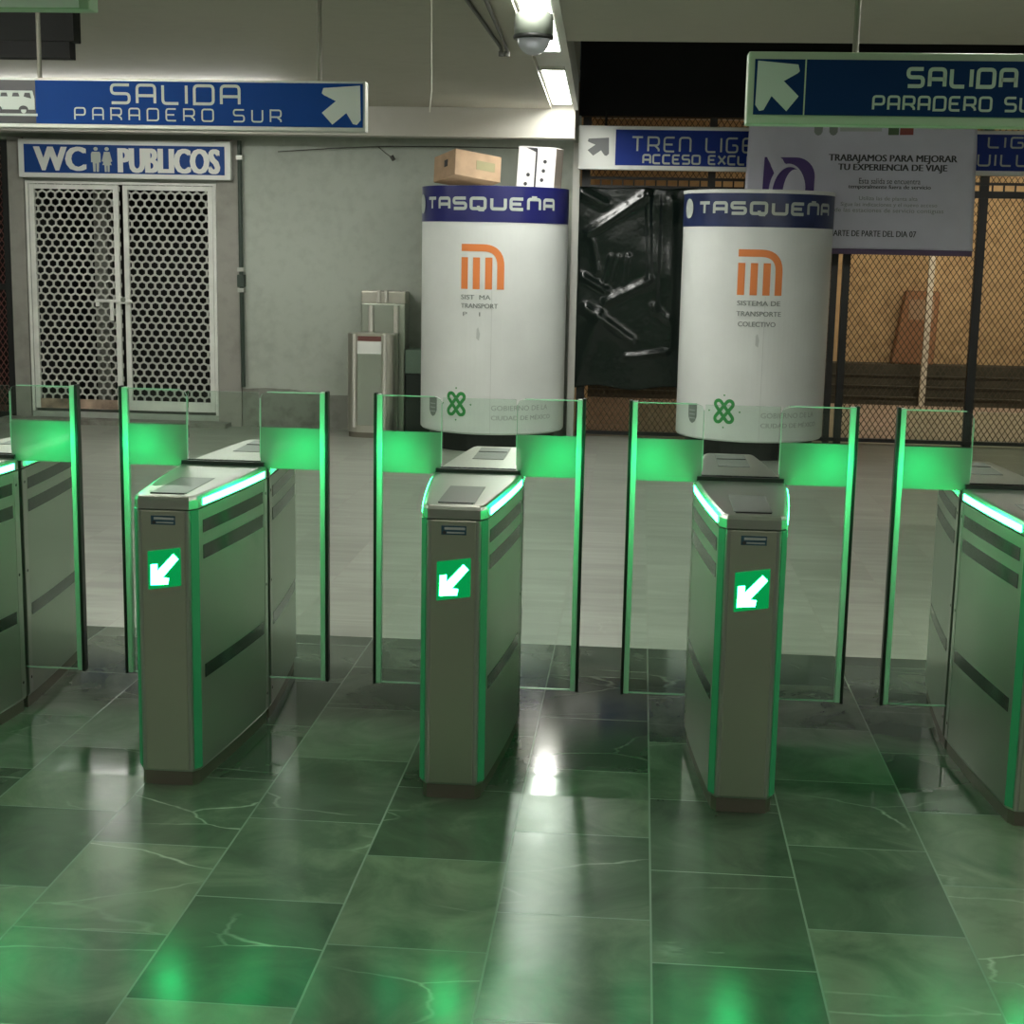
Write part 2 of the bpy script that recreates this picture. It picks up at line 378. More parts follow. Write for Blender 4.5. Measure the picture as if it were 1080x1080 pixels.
struct(MB().box(-5.5, -3.5, 11.6, 11.7, 0, 2.6).box(-5.6, -5.5, 10.25, 11.7, 0, 2.6).box(-3.58, -3.48, 10.25, 11.7, 0, 2.6)
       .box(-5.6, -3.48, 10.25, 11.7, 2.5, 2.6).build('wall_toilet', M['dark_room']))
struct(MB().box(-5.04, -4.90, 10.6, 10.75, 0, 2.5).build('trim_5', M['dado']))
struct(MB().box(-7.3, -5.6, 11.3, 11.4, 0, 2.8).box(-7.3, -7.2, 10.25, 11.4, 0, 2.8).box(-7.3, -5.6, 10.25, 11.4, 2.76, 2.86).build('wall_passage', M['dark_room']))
struct(MB().box(-9.2, -9, -9, 10.3, 0, H).build('wall_left', M['wall']))
struct(MB().box(9, 9.2, -9, 15, 0, 4.7).build('wall_right', M['wall']))
struct(MB().box(-9, 9, -9.2, -9, 0, H).build('wall_front', M['wall']))

# strip of lamps runs slightly askew; xs(y) gives its right edge
def xr(y): return .083-.0262*(y-3.15)
def xl(y): return xr(y)-.205
c = MB()
c.vprism([(-9, -9), (xl(-9), -9), (xl(9.3), 9.3), (-9, 9.3)], H, H+.25)
struct(c.build('ceiling', M['ceiling']))
struct(MB().vprism([(xr(-9)+.04, -9), (9, -9), (9, 4.70), (xr(4.7)+.04, 4.70)], H, H+.25).build('ceiling.001', M['ceiling']))
struct(MB().vprism([(xl(-9), -9), (xr(-9), -9), (xr(9.3), 9.3), (xl(9.3), 9.3)], H+.055, H+.25).build('ceiling.002', M['ceil_white']))
struct(MB().vprism([(xr(-9), -9), (xr(-9)+.04, -9), (xr(9.3)+.04, 9.3), (xr(9.3), 9.3)], H-.012, H+.25).build('trim_6', M['ceil_white']))
struct(MB().vprism([(xr(4.7)-.01, 4.7), (xr(4.7)+.04, 4.7), (xr(9.55)+.04, 9.55), (xr(9.55)-.01, 9.55)], H+.25, 4.6).build('wall_side', M['ceiling']))
struct(MB().box(-9, -.065, 9.3, 9.55, 2.80, H+.25).build('trim_7', M['beam']))     # downstand beam
struct(MB().box(-9, -.065, 9.55, 10.0, 2.95, H+.25).build('ceiling.003', M['ceiling']))
struct(MB().box(-.1, 9, 4.45, 15, 4.6, 4.7).build('ceiling.004', M['black_void']))
struct(MB().box(.02, 9, 4.66, 4.70, H+.25, 4.6).build('trim_8', M['black_void']))
struct(MB().box(-.06, 9, 10.02, 10.2, 3.06, 4.6).build('wall_upper', M['black_void']))

# beyond the fence
struct(MB().box(-.3, 9, 14.6, 14.8, 0, 3.4).build('wall_beyond', M['tan']))
struct(MB().box(-.2, -.04, 10.25, 14.6, 0, 3.4).build('wall_beyond.001', M['tan']))
b = MB()
for i in range(4): b.box(-.04, 9, 14.0+.09*i, 14.6 if i == 3 else 14.0+.09*(i+1), 0, .10+.125*i)
for i in range(3): b.box(-.04, 9, 13.985+.09*i, 14.0+.09*i, .085+.125*i, .10+.125*i)
struct(b.build('trim_9', M['curb']))
struct(MB().box(-.1, 9, 10.2, 14.8, 3.4, 3.5).build('ceiling.005', M['ceil_white']))

# ------------------------------------------------------------------ lamps
def lamp(y0, y1, label, m, group='ceiling strip lamps'):
    yc = (y0+y1)/2
    t = thing('ceiling_lamp', ((xl(yc)+xr(yc))/2, yc, H+.03), label, 'lamp', group, rz=.0262)
    h = (y1-y0)/2
    MB().box(-.095, .095, -h, h, .012, .024).build('housing', M['ceil_white'], t)
    MB().box(-.078, .078, -h+.03, h-.03, .004, .012).build('diffuser', m, t)
    MB().box(-.095, -.082, -h, h, -.004, .012).box(.082, .095, -h, h, -.004, .012).box(-.082, .082, -h, -h+.018, -.004, .012).box(-.082, .082, h-.018, h, -.004, .012).build('frame', M['alu'], t)
lamp(6.5, 9.2, 'glaring white strip lamp in the ceiling close to the lit end of the beam', M['tube'])
lamp(2.85, 5.45, 'white strip lamp in the ceiling beside the dome camera', M['tube'])
lamp(-1.2, 1.4, 'added strip lamp in the ceiling above the ticket gates', M['panel_added'])  # unseen lamp added to raise the brightness around the gates
lamp(-5.2, -2.6, 'added strip lamp in the ceiling in front of the ticket gates', M['panel_added'])  # likewise added out of view, for the foreground
t = thing('wall_lamp', (4.4, 12.4, 3.36), 'warm lamp under the ceiling behind the wire mesh fence', 'lamp')
MB().box(-.7, .7, -.09, .09, 0, .04).build('housing', M['white'], t)
MB().box(-.66, .66, -.07, .07, -.02, 0).build('diffuser', M['warm'], t)
# fill lamps added on the unseen concourse ceiling to brighten the scene
def strip(x, y, label):
    t = thing('ceiling_lamp', (x, y, H-.05), label, 'lamp', 'added concourse ceiling lamps')
    MB().box(-.13, .13, -1.2, 1.2, 0, .05).build('housing', M['white'], t)
    MB().box(-.11, .11, -1.17, 1.17, -.012, 0).build('diffuser', M['panel_added'], t)
for x, w1 in ((-6.2, 'far left'), (-3.4, 'left'), (3.2, 'right'), (6.0, 'far right')):
    for y, w2 in ((-6.4, 'well in front of the gates'), (-3.2, 'in front of the gates'), (.6, 'straight above the gates')):
        strip(x, y, f'{w1} long added ceiling lamp {w2}')

for x, w1 in ((-6.2, 'farthest left'), (-3.1, 'second from the left'), (2.9, 'second from the right'), (6.0, 'farthest right')):  # tube lamps added out of view to brighten the rear hall
    t = thing('added_batten', (x, 1.45, H-.06), f'bare fill tube lamp added crosswise on the ceiling behind the gates, {w1}', 'lamp', 'bare fill tube lamps')
    MB().box(-1.25, 1.25, -.03, .03, .01, .06).build('housing', M['white'], t)
    for s_ in (-.045, .045): MB().bar((-1.2, s_, -.035), (1.2, s_, -.035), .028, 12).build('tube', M['tube_added'], t)
    for s_ in (-1.22, 1.22): MB().box(s_-.02, s_+.02, -.075, .075, -.065, .06).build('end_cap', M['white'], t)

t = thing('added_batten', (-3.75, 7.5, H-.06), 'bare fill tube lamp added on the ceiling, hidden behind the blue exit sign with the bus', 'lamp', 'bare fill tube lamps')  # unseen fill lamp added to light the door and back wall
MB().box(-1.45, 1.45, -.03, .03, .01, .06).build('housing', M['white'], t)
for s_ in (-.045, .045): MB().bar((-1.4, s_, -.028), (1.4, s_, -.028), .024, 12).build('tube', M['tube_added'], t)
# dome camera
t = thing('dome_camera', (-.012, 3.25, 2.80), 'grey dome security camera hanging from the ceiling beside the strip lamp', 'camera')
MB().lathe((0, 0, 0), [(.001, .31), (.06, .31), (.06, .225), (.095, .205), (.102, .16), (.10, .085), (.088, .082), (.001, .082)], 40).build('housing', M['cam_grey'], t, smooth=True)
MB().lathe((0, 0, 0), [(.103, .100), (.106, .09), (.103, .080), (.088, .080)], 40).build('rim', M['black'], t, smooth=True)
MB().lathe((0, 0, .082), [(.084*math.cos(a), -.082*math.sin(a)) for a in [i*PI/2/10 for i in range(11)]], 40).build('lens_dome', M['cam_dome'], t, smooth=True)

# pipes on the ceiling
for x, dx, lb in ((-.34, 0, 'dark ceiling pipe with hooked end, the left one of the two'), (-.248, -.03, 'dark ceiling pipe with hooked end, the one nearer the strip lamp')):
    q = MB(); xe = x+dx*1.85
    q.tube([(x-dx*3, 0, H-.012), (x, 3.15, H-.012), (xe, 4.9, H-.012), (xe, 4.96, H-.02), (xe, 4.99, H-.045)], .011, 10)
    q.bar((xe, 4.985, H-.06), (xe, 4.985, H-.03), .018, 10)
    tag(q.build('pipe', M['cable']), lb, 'pipe', 'ceiling pipes')
# duct box
t = thing('duct_box', (-3.3, 3.6, 2.84), 'dark box hanging from the ceiling above the exit sign with the bus', 'box')
MB().box(-1.2, .86, -.35, -.24, .01, .212).build('housing', M['dark'], t, bevel=.006)
MB().box(-1.2, .83, -.34, -.25, -.075, .01).build('lower_tray', M['black_void'], t)
MB().box(.66, .86, -.356, -.35, .012, .21).build('end_panel', M['black_void'], t)
# pale wire
q = MB(); q.tube([(-.508, 3.0, H), (-.506, 3.0, 2.83), (-.503, 3.0, 2.60), (-.512, 3.0, 2.49)], .0035, 6)
tag(q.build('hanging_wire', M['wire']), 'thin pale wire hanging from the ceiling right of the blue exit sign', 'wire')
# beam cables
q = MB(); q.tube([(-2.95, 9.93, 2.68), (-2.4, 9.93, 2.72), (-1.9, 9.93, 2.745), (-1.35, 9.93, 2.75), (-.2, 9.93, 2.745)], .005, 6)
q.tube([(-1.98, 9.93, 2.745), (-1.9, 9.93, 2.68), (-1.84, 9.93, 2.64)], .005, 6); q.bar((-1.845, 9.93, 2.655), (-1.82, 9.93, 2.615), .02, 8)
tag(q.build('cable', M['cable']), 'loose cable strung along the top of the grey wall under the beam', 'cable')
# conduit beside the door
t = thing('conduit', (-3.33, 9.95, 0), 'thin dark green conduit running down the wall right of the toilet door', 'conduit')
MB().tube([(-.005, 0, 2.78), (0, 0, 1.6), (.01, 0, .40)], .021, 10).build('pipe', M['conduit'], t)
q = MB()
for z in (2.62, 1.55, 1.35): q.box(-.03, .03, -.03, .05, z-.02, z+.02)
q.build('clamp', M['alu'], t)
MB().box(-.035, .035, -.03, .05, 1.38, 1.50).build('junction_box', M['conduit'], t, bevel=.006)

# ------------------------------------------------------------------ toilet door
dr = thing('door_1', (-4.54, 10.0, .10), 'white double door of hexagonal steel mesh under the toilet sign', 'door'); dr['kind'] = 'structure'
fr = MB()
fr.box(-.955, -.925, -.03, .03, 0, 2.27).box(.93, .96, -.03, .03, 0, 2.27).box(-.925, .93, -.03, .03, 2.245, 2.27)
fr.build('frame', M['door_white'], dr, bevel=.004)
def hexmesh(x0, x1, z0, z1):
    m = MB(); dx = .0875; dz = .0665; hh = dz/.75
    def hx(cx, cz, s): return [(cx+s*dx/2*a, cz+s*hh/2*b) for a, b in ((0, 1), (-1, .5), (-1, -.5), (0, -1), (1, -.5), (1, .5))]
    r = 0; z = z0+.02
    while z < z1:
        x = x0+(dx/2 if r % 2 else 0)
        while x < x1:
            o = hx(x, z, 1.0); i = hx(x, z, .77)
            for k in range(6):
                j = (k+1) % 6
                a, b, c2, d2 = o[k], o[j], i[j], i[k]
                m.quad((a[0], -.004, a[1]), (b[0], -.004, b[1]), (c2[0], -.004, c2[1]), (d2[0], -.004, d2[1]))
                m.quad((d2[0], -.004, d2[1]), (c2[0], -.004, c2[1]), (c2[0], .006, c2[1]), (d2[0], .006, d2[1]))
            x += dx
        z += dz; r += 1
    return m
for x0, x1, nm in ((-.92, -.022, 'left'), (.025, .925, 'right')):
    lf = MB(); s = .05
    lf.box(x0, x0+s, -.02, .02, .03, 2.24).box(x1-s, x1, -.02, .02, .03, 2.24)
    lf.box(x0+s, x1-s, -.02, .02, 2.195, 2.24)
    o = lf.build('door_leaf', M['door_white'], dr, bevel=.004)
    hexmesh(x0+s-.01, x1-s+.03, .12, 2.22).build('mesh_panel', M['mesh_white'], o)
    MB().box(x0+s, x1-s, -.021, .015, .03, .125).build('kick_rail', M['rust'] if nm == 'left' else M['door_white'], o)
b = MB().bar((-.27, -.045, 1.115), (.10, -.045, 1.115), .016, 10).box(-.04, .06, -.05, -.02, 1.09, 1.155)
b.box(-.265, -.225, -.05, -.02, 1.06, 1.13)
bo = b.build('bolt', M['door_white'], dr)
MB().box(-.115, -.085, -.06, -.035, .92, 1.11).build('hasp', M['door_white'], bo)
MB().bar((.02, -.062, 1.13), (.02, -.04, 1.13), .026, 12).build('padlock', M['chrome'], bo)
# dark mesh gate left of the door
t = thing('mesh_gate', (-6.43, 10.0, 0), 'dark mesh gate at the far left beyond the toilet door', 'gate')
MB().box(-.77, -.71, -.02, .02, 0, 2.75).box(.70, .76, -.02, .02, 0, 2.75).box(-.71, .70, -.02, .02, 2.69, 2.75).box(-.71, .70, -.02, .02, 1.30, 1.36).box(-.71, .70, -.02, .02, .02, .08).build('frame', M['fence'], t)
def lattice(x0, x1, z0, z1, sx=.056, sz=.084, wd=.007, y=0, th=.005):
    """crossing diagonal strands clipped to a rectangle"""
    m = MB(); k = sz/sx
    for sgn in (1, -1):
        c0 = min(sgn*-k*x for x in (x0, x1))+z0; c1 = max(sgn*-k*x for x in (x0, x1))+z1
        n = int((c1-c0)/sz)+1
        for i in range(n):
            c = c0+i*sz          # z = c + sgn*k*x
            xs = sorted([x0, x1, (z0-c)/(sgn*k), (z1-c)/(sgn*k)])
            xa, xb = xs[1], xs[2]
            if not (x0-1e-6 <= xa < xb <= x1+1e-6): continue
            za, zb = c+sgn*k*xa, c+sgn*k*xb
            if min(za, zb) < z0-1e-4 or max(za, zb) > z1+1e-4: continue
            dx, dz = xb-xa, zb-za; l = math.hypot(dx, dz)
            if l < .01: continue
            nx, nz = -dz/l*wd/2, dx/l*wd/2; yy = y+(.001 if sgn > 0 else -.001)
            pts = [(xa+nx, za+nz), (xa-nx, za-nz), (xb-nx, zb-nz), (xb+nx, zb+nz)]
            m.prism(pts, lambda u, v, w2: (u, yy-th/2+w2, v), th)
    return m
lattice(-.71, .70, .08, 2.69).build('mesh_panel', M['maroon'], t)

# ------------------------------------------------------------------ toilet sign
t = thing('toilet_sign', (-4.455, 9.9, 2.40), 'blue and white WC PUBLICOS sign above the white mesh door', 'sign')
MB().box(-1.055, 1.055, -.03, .045, 0, .365).build('sign_box', M['white'], t, bevel=.008)
MB().box(-.995, .995, -.035, -.03, .045, .315).build('face', M['wc_blue'], t)
f = flat(-.037)
q = MB(); font_text(q, 'WC', -.90, -.37, .065, .295, f, bold=.025, off=.015); q.build('lettering', M['white'], t, fix=False)
q = MB(); font_text(q, 'PUBLICOS', -.06, .955, .055, .290, f, bold=.025, off=.015); q.build('lettering', M['white'], t, fix=False)
for i, (cx, sk) in enumerate(((-.275, 0), (-.165, 1))):
    q = MB(); q.poly([f(cx+.022*math.cos(a), .277+.018*math.sin(a)) for a in [k*PI/8 for k in range(16)]])
    if sk: q.poly([f(cx+a, b) for a, b in ((-.028,.25),(-.052,.16),(-.035,.155),(-.046,.125),(-.026,.125),(-.024,.06),(-.004,.06),(-.004,.12),(.004,.12),(.004,.06),(.024,.06),(.026,.125),(.046,.125),(.035,.155),(.052,.16),(.028,.25))])
    else: q.poly([f(cx+a, b) for a, b in ((-.038,.25),(-.048,.23),(-.048,.15),(-.032,.15),(-.028,.06),(-.004,.06),(-.004,.14),(.004,.14),(.004,.06),(.028,.06),(.032,.15),(.048,.15),(.048,.23),(.038,.25))])
    q.build('figure_symbol', M['letter'], t, fix=False)

# ------------------------------------------------------------------ exit signs
def rods(t, xs, z0, y=0):
    for x in xs: MB().bar((x, y, z0), (x, y, H-t.location.z), .012, 10).build('hanger_rod', M['rod'], t)
t = thing('exit_sign', (-2.4, 3.05, 2.388), 'long blue SALIDA PARADERO SUR sign with bus symbol, hanging in front of the toilet sign', 'sign', 'exit signs')
R0 = 1.558   # right end (x = -.842)
MB().box(-1.6, R0, -.04, .04, 0, .25).build('sign_box', M['alu'], t, bevel=.004)
MB().box(-.16, 1.335, -.046, -.04, .022, .238).build('face', M['sign_blue'], t)
MB().box(-.7, -.16, -.046, -.04, .022, .238).build('pictogram_panel', M['sign_black'], t)
MB().box(1.335, R0-.012, -.046, -.04, .022, .238).build('arrow_panel', M['sign_blue'], t)
f = flat(-.048); X0 = -2.743+2.4
def ux(px): return X0+px*.004938
q = MB(); stroke_text(q, 'SALIDA', ux(117), ux(255), .122, .238-.012, .0145, f); q.build('lettering', M['letter'], t, fix=False)
q = MB(); stroke_text(q, 'PARADERO SUR', ux(78), ux(298), .040, .106, .0080, f, gap=.62); q.build('lettering', M['letter'], t, fix=False)
q = MB(); poly_fit(q, ARROW_NE, ux(340), ux(380.5), .035, .228, f); q.build('arrow_symbol', M['letter'], t, fix=False)
q = MB(); bx0, bx1 = ux(-62), ux(36)     # bus
q.poly([f(*p) for p in ((bx0, .09), (bx1, .09), (bx1, .145), (bx1-.01, .185), (bx0, .185))])
q.build('bus_symbol', M['letter'], t, fix=False); f2 = flat(-.0495)
q = MB()
for i in range(6):
    a = bx1-.015-i*.062
    q.poly([f2(*p) for p in ((a-.042, .155), (a-.002, .145 if i == 0 else .155), (a-.008, .174), (a-.036, .174))])
for cx in (bx1-.06, bx1-.20): q.poly([f2(cx+.026*math.cos(k*PI/8), .09+.02*math.sin(k*PI/8)) for k in range(9)])
q.build('bus_windows', M['sign_black'], t, fix=False)
q = MB(); q.poly([f(*p) for p in ((bx0, .058), (bx1+.014, .058), (bx1+.014, .070), (bx0, .070))])
for cx in (bx1-.06, bx1-.20): q.poly([f(cx+.014*math.cos(k*PI/8), .085+.014*math.sin(k*PI/8)) for k in range(16)])
q.build('road_line', M['letter'], t, fix=False)
rods(t, (-1.2, -.152, 1.315), .25)

t = thing('exit_sign', (2.0, .95, 2.288), 'SALIDA PARADERO SUR sign with pale green frame hanging over the white banner', 'sign', 'exit signs')
def ur(px): return .941+(px-790)*.003346-2.0
MB().box(ur(790), 1.35, -.05, .05, 0, .255).build('sign_box', M['alu_green'], t, bevel=.005)
MB().box(ur(797), ur(850.5), -.055, -.05, .034, .228).build('arrow_panel', M['sign_dblue'], t)
MB().box(ur(852), 1.32, -.055, -.05, .034, .228).build('face', M['sign_dblue'], t)
MB().box(ur(850.5), ur(852), -.056, -.05, .034, .228).build('divider', M['alu_green'], t)
f = flat(-.057)
q = MB(); stroke_text(q, 'SALIDA', ur(958), ur(1075), .132, .205, .0135, f); q.build('lettering', M['letter'], t, fix=False)
q = MB(); stroke_text(q, 'PARADERO SUR', ur(923.5), ur(1108), .052, .106, .0085, f); q.build('lettering', M['letter'], t, fix=False)
q = MB(); poly_fit(q, ARROW_NE, ur(799), ur(845), .046, .222, f, flip=True); q.build('arrow_symbol', M['letter'], t, fix=False)
rods(t, (ur(905), 1.1), .255)

t = thing('exit_sign', (-2.4, .95, 2.672), 'sign fragment with pale frame at the top left corner of the photo', 'sign', 'exit signs')
MB().box(-1.0, .90, -.05, .05, 0, .25).build('sign_box', M['alu_green'], t, bevel=.005)
MB().box(-.97, .862, -.055, -.05, .005, .24).build('face', M['white'], t)
rods(t, (-.6, .6), .25)

# light rail signs
def tren_sign(x0, x1, texts, arrow, label):
    t = thing('light_rail_sign', (x0, 9.75, 2.548), label, 'sign', 'light rail signs'); L = x1-x0
    MB().box(0, L, -.05, .05, 0, .40).build('sign_box', M['white'], t, bevel=.008)
    a = .345 if arrow else .04
    if arrow:
        MB().box(.04, .335, -.054, -.05, .04, .36).build('arrow_panel', M['white'], t)
        q = MB(); poly_fit(q, ARROW_NE, .085, .285, .125, .29, flat(-.056)); q.build('arrow_symbol', M['grey_arrow'], t, fix=False)
    MB().box(a, L-.03, -.055, -.05, .042, .365).build('face', M['sign_tren'], t)
    for s, u0, u1, v0, v1, sw, g in texts:
        q = MB(); stroke_text(q, s, u0-x0, u1-x0, v0-2.548, v1-2.548, sw, flat(-.057), gap=g); q.build('lettering', M['letter'], t, fix=False)
    for x in (.25, L-.25): MB().bar((x, 0, .40), (x, 0, H+.02-2.548), .012, 8).build('hanger_rod', M['dark'], t)
tren_sign(-.045, 2.42, [('TREN LIGERO', .445, 1.88, 2.712, 2.855, .0175, .42), ('ACCESO EXCLUSIVO', .552, 1.90, 2.603, 2.695, .0175, .34)], True,
          'blue TREN LIGERO sign with grey arrow above the black plastic sheet')
tren_sign(2.46, 5.3, [('TREN LIGERO', 2.95, 4.49, 2.79, 2.895, .0165, .42), ('TAQUILLAS', 3.13, 4.36, 2.628, 2.742, .0165, .40)], False,
          'blue light rail sign at the right edge, partly behind the white banner')

# ------------------------------------------------------------------ fence
fx = MB()
t = thing('metal_fence', (0, 10.06, 0), 'black steel fence with diamond wire mesh right of the grey wall', 'fence')
for x0, x1, z1 in ((-.02, .06, 3.05), (1.18, 1.25, 3.05), (2.385, 2.445, 3.05), (2.49, 2.56, 3.05), (3.72, 3.80, 3.05), (5.0, 5.07, 3.05), (6.2, 6.27, 3.05)):
    MB().box(x0, x1, -.03, .03, 0, z1).build('post', M['fence'], t)
MB().box(-.02, 7.5, -.038, .038, 2.355, 2.42).build('rail', M['fence'], t)
MB().box(-.02, 7.5, -.034, .034, 2.475, 2.50).build('rail', M['fence'], t)
MB().box(-.02, 7.5, -.034, .034, .02, .055).build('rail', M['fence'], t)
q = MB()
for i in range(60): q.box(.05+i*.105, .065+i*.105, -.008, .008, 2.42, 2.475)
q.build('spacer_bars', M['fence'], t)
for x0, x1 in ((.06, 1.18), (1.25, 2.385), (2.56, 3.72), (3.80, 5.0), (5.07, 6.2)):
    lattice(x0, x1, .055, 2.355).build('mesh_panel', M['mesh'], t)
    lattice(x0, x1, 2.50, 3.05).build('mesh_panel', M['mesh'], t)
# beyond the fence
q = MB(); q.prism([(-.034, 0), (.034, 0), (.034, 2.6), (-.034, 2.6)], lambda u, v, w2: (u+v*.012, w2, v), .06)
o = q.build('pole', M['pole']); o.location = (4.02, 13.90, 0); tag(o, 'pale slanting pole behind the wire mesh fence', 'pole')
t = thing('litter_bin', (3.98, 14.44, .475), 'orange litter bin behind the pale pole beyond the fence', 'bin')
MB().prism([(-.27, 0), (.24, 0), (.27, .9), (-.14, .9)], lambda u, v, w2: (u, -.06+w2, v), .2).build('body', M['bin_orange'], t, bevel=.02)
MB().box(-.10, .20, -.07, -.06, .55, .80).build('opening_panel', M['cardboard'], t)

# black plastic sheet
def tarp():
    nx, nz = 70, 110; V = []; F = []
    X0, X1, Z0, Z1 = -.05, 1.30, .49, 2.40
    rnd = random.Random(3)
    ridges = [((.05, 1.95), (.62, 2.34), .030, .05), ((.62, 2.36), (.66, 1.55), .022, .035), ((.25, 1.32), (.66, 1.52), .030, .05), ((.05, 1.25), (.5, .95), .026, .06),
              ((.0, 1.55), (.25, 1.42), .03, .04), ((.70, 1.28), (.85, 1.15), .02, .04), ((.45, .80), (.85, .84), .025, .03), ((.1, 1.9), (.15, 1.6), .02, .04),
              ((.28, 1.75), (.22, 1.5), .016, .025), ((.36, 1.75), (.30, 1.5), .016, .022), ((.45, 1.75), (.42, 1.5), .016, .025), ((.0, 2.35), (.2, 2.25), .03, .06),
              ((.85, 2.3), (.88, .9), .016, .05), ((0, .6), (.2, 1.2), .02, .07)]
    ph = [(rnd.uniform(2, 9), rnd.uniform(2, 9), rnd.uniform(0, 6)) for _ in range(7)]
    for j in range(nz+1):
        for i in range(nx+1):
            x = X0+(X1-X0)*i/nx; z = Z0+(Z1-Z0)*j/nz
            h = sum(.004*math.sin(a*x+b2*z+c2) for a, b2, c2 in ph)
            h += .010*math.exp(-((x-.72)/.025)**2)*(z > 1.2)
            for (ax, az), (bx, bz), amp, sg in ridges:
                dx, dz = bx-ax, bz-az; tt = max(0, min(1, ((x-ax)*dx+(z-az)*dz)/(dx*dx+dz*dz)))
                dd = math.hypot(x-ax-tt*dx, z-az-tt*dz); h += amp*.8*math.exp(-(dd/(sg*.75))**2)
            ex = .022*math.sin(z*5)*(1-i/nx)**6 + (.03 if z < .62 else 0)*0
            ez = .02*math.sin(x*9)*(1-j/nz)**5-.012*math.sin(x*6)**2*(j/nz)**8
            V.append((x+ex, 9.985-.02-h, z+ez))
    for j in range(nz):
        for i in range(nx):
            a = j*(nx+1)+i; F.append((a, a+1, a+nx+2, a+nx+1))
    m = MB(); m.v = V; m.f = F; o = m.build('plastic_sheet', M['tarp'], smooth=True)
    s = o.modifiers.new('Solidify', 'SOLIDIFY'); s.thickness = .002
    return tag(o, 'crumpled black plastic sheet hung on the fence between the white columns', 'plastic sheet')
tarp()

# banner
BX0, BX1, BZ0, BZ1, BY = 1.50, 3.50, 1.86, 2.96, 9.30
def bwav(u, v):
    a = (u-BX0)/(BX1-BX0)
    return .012*math.sin(5*u+1.5*v)+.02*math.exp(-(((u-3.32)*.8-(v-2.5)*.55)/.07)**2)+.014*math.exp(-(((u-1.75)*.9+(v-2.62)*.5)/.06)**2)+.010*math.sin(9*u)*max(0, v-2.6)
def bf(off): return lambda u, v: (u+(BZ1-v)*.028*(u-2.5), BY-bwav(u, v)-off, v)
t = thing('banner', (0, 0, 0), 'white notice banner with purple logo hung before the fence, behind the right column', 'banner')
m = MB(); nx, nz = 60, 36; g0 = bf(0)
m.v = [g0(BX0+(BX1-BX0)*i/nx, BZ0+(BZ1-BZ0)*j/nz) for j in range(nz+1) for i in range(nx+1)]
m.f = [(j*(nx+1)+i, j*(nx+1)+i+1, (j+1)*(nx+1)+i+1, (j+1)*(nx+1)+i) for j in range(nz) for i in range(nx)]
o = m.build('sheet', M['banner'], t, smooth=True, fix=False); s = o.modifiers.new('Solidify', 'SOLIDIFY'); s.thickness = .003; s.offset = 1
MB().box(BX0-.02, BX1+.03, BY-.022, BY+.014, BZ0-.045, BZ0+.004).build('hem', M['violet'], t, bevel=.008)
MB().bar((BX0-.06, BY+.02, BZ1-.01), (BX1+.06, BY+.02, BZ1-.01), .014, 8).build('top_bar', M['dark'], t)
q = MB()
for x in (BX0+.1, BX1-.1): q.bar((x, BY+.02, BZ1), (x, 9.7, H+.2), .004, 6)
q.build('tie_cord', M['dark'], t)
f = bf(.007)
def ub(px): return 1.496+(px-790)*.00833
def vb(px, py): return 2.929-(py-133-(px-790)*.016)*.0082
for s, a, b2, y0, y1, mt, bo in (('TRABAJAMOS PARA MEJORAR', 876.5, 1011, 173.5, 164, 'dark_print', .02), ('TU EXPERIENCIA DE VIAJE', 887, 1001, 183, 174, 'dark_print', .02),
      ('Esta salida se encuentra', 910, 974, 195, 189, 'dark_print', 0), ('temporalmente fuera de servicio', 899, 985, 201.5, 196, 'dark_print', .01),
      ('Utiliza las de planta alta', 911, 972, 214, 208.5, 'grey_print', 0), ('Sigue las indicaciones y el nuevo acceso', 892, 992, 220.5, 215, 'grey_print', 0), ('desde las estaciones de servicio contiguas', 876, 999, 227, 221, 'grey_print', 0),
      ('FORMARTE DE PARTE DEL DIA 07', 868, 972, 251.5, 245, 'dark_print', .01)):
    q = MB(); font_text(q, s, ub(a), ub(b2), vb((a+b2)/2, y0), vb((a+b2)/2, y1), f, bold=bo); q.build('lettering', M[mt], t, fix=False)
# purple logo: square with rounded corner and white swirl
u0, u1, v0, v1 = 1.655, 2.105, 2.20, 2.66
q = MB(); q.poly([f(*p) for p in [(u0, v0), (u1, v0)]+[(u1-.17+.17*math.cos(a), v1-.17+.17*math.sin(a)) for a in [k*PI/16 for k in range(9)]]+[(u0, v1)]])
lg = q.build('logo', M['purple'], t, fix=False)
def arch(off, x0, x1, top, rx):
    g = bf(off); xm = (x0+x1)/2; hwid = (x1-x0)/2
    q = MB(); q.poly([g(x0, v0), g(x1, v0)]+[g(xm+hwid*math.cos(a), top-rx+rx*math.sin(a)) for a in [k*PI/24 for k in range(25)]]); return q
arch(.011, u0+.055, u1-.075, v1-.055, .24).build('logo_swirl', M['banner'], lg, fix=False)
arch(.014, u0+.085, u1-.073, v1-.085, .24).build('logo_wave', M['purple'], lg, fix=False)
arch(.017, u0+.175, u1-.075, v1-.105, .22).build('logo_light', M['banner'], lg, fix=False)
def shield(u, v, w2, h): return [(u-w2/2, v+h/2), (u-w2/2, v-h*.15), (u-w2*.3, v-h*.4), (u, v-h/2), (u+w2*.3, v-h*.4), (u+w2/2, v-h*.15), (u+w2/2, v+h/2)]
for px, mt in ((864, 'grey_print'), (880, 'grey_print')):
    q = MB(); q.poly([f(*p) for p in shield(ub(px), vb(px, 138), .075, .09)]); q.build('crest', M[mt], t, fix=False)
for a, b2, mt in ((887, 931, 'pale_print'), (938, 949, 'dgreen_print'), (950, 964, 'red_print')):
    q = MB(); q.poly([f(ub(a), vb(a, 143 if mt != 'pale_print' else 139)), f(ub(b2), vb(b2, 143 if mt != 'pale_print' else 139)), f(ub(b2), vb(b2, 134)), f(ub(a), vb(a, 134))]); q.build('header_mark', M[mt], t, fix=False)

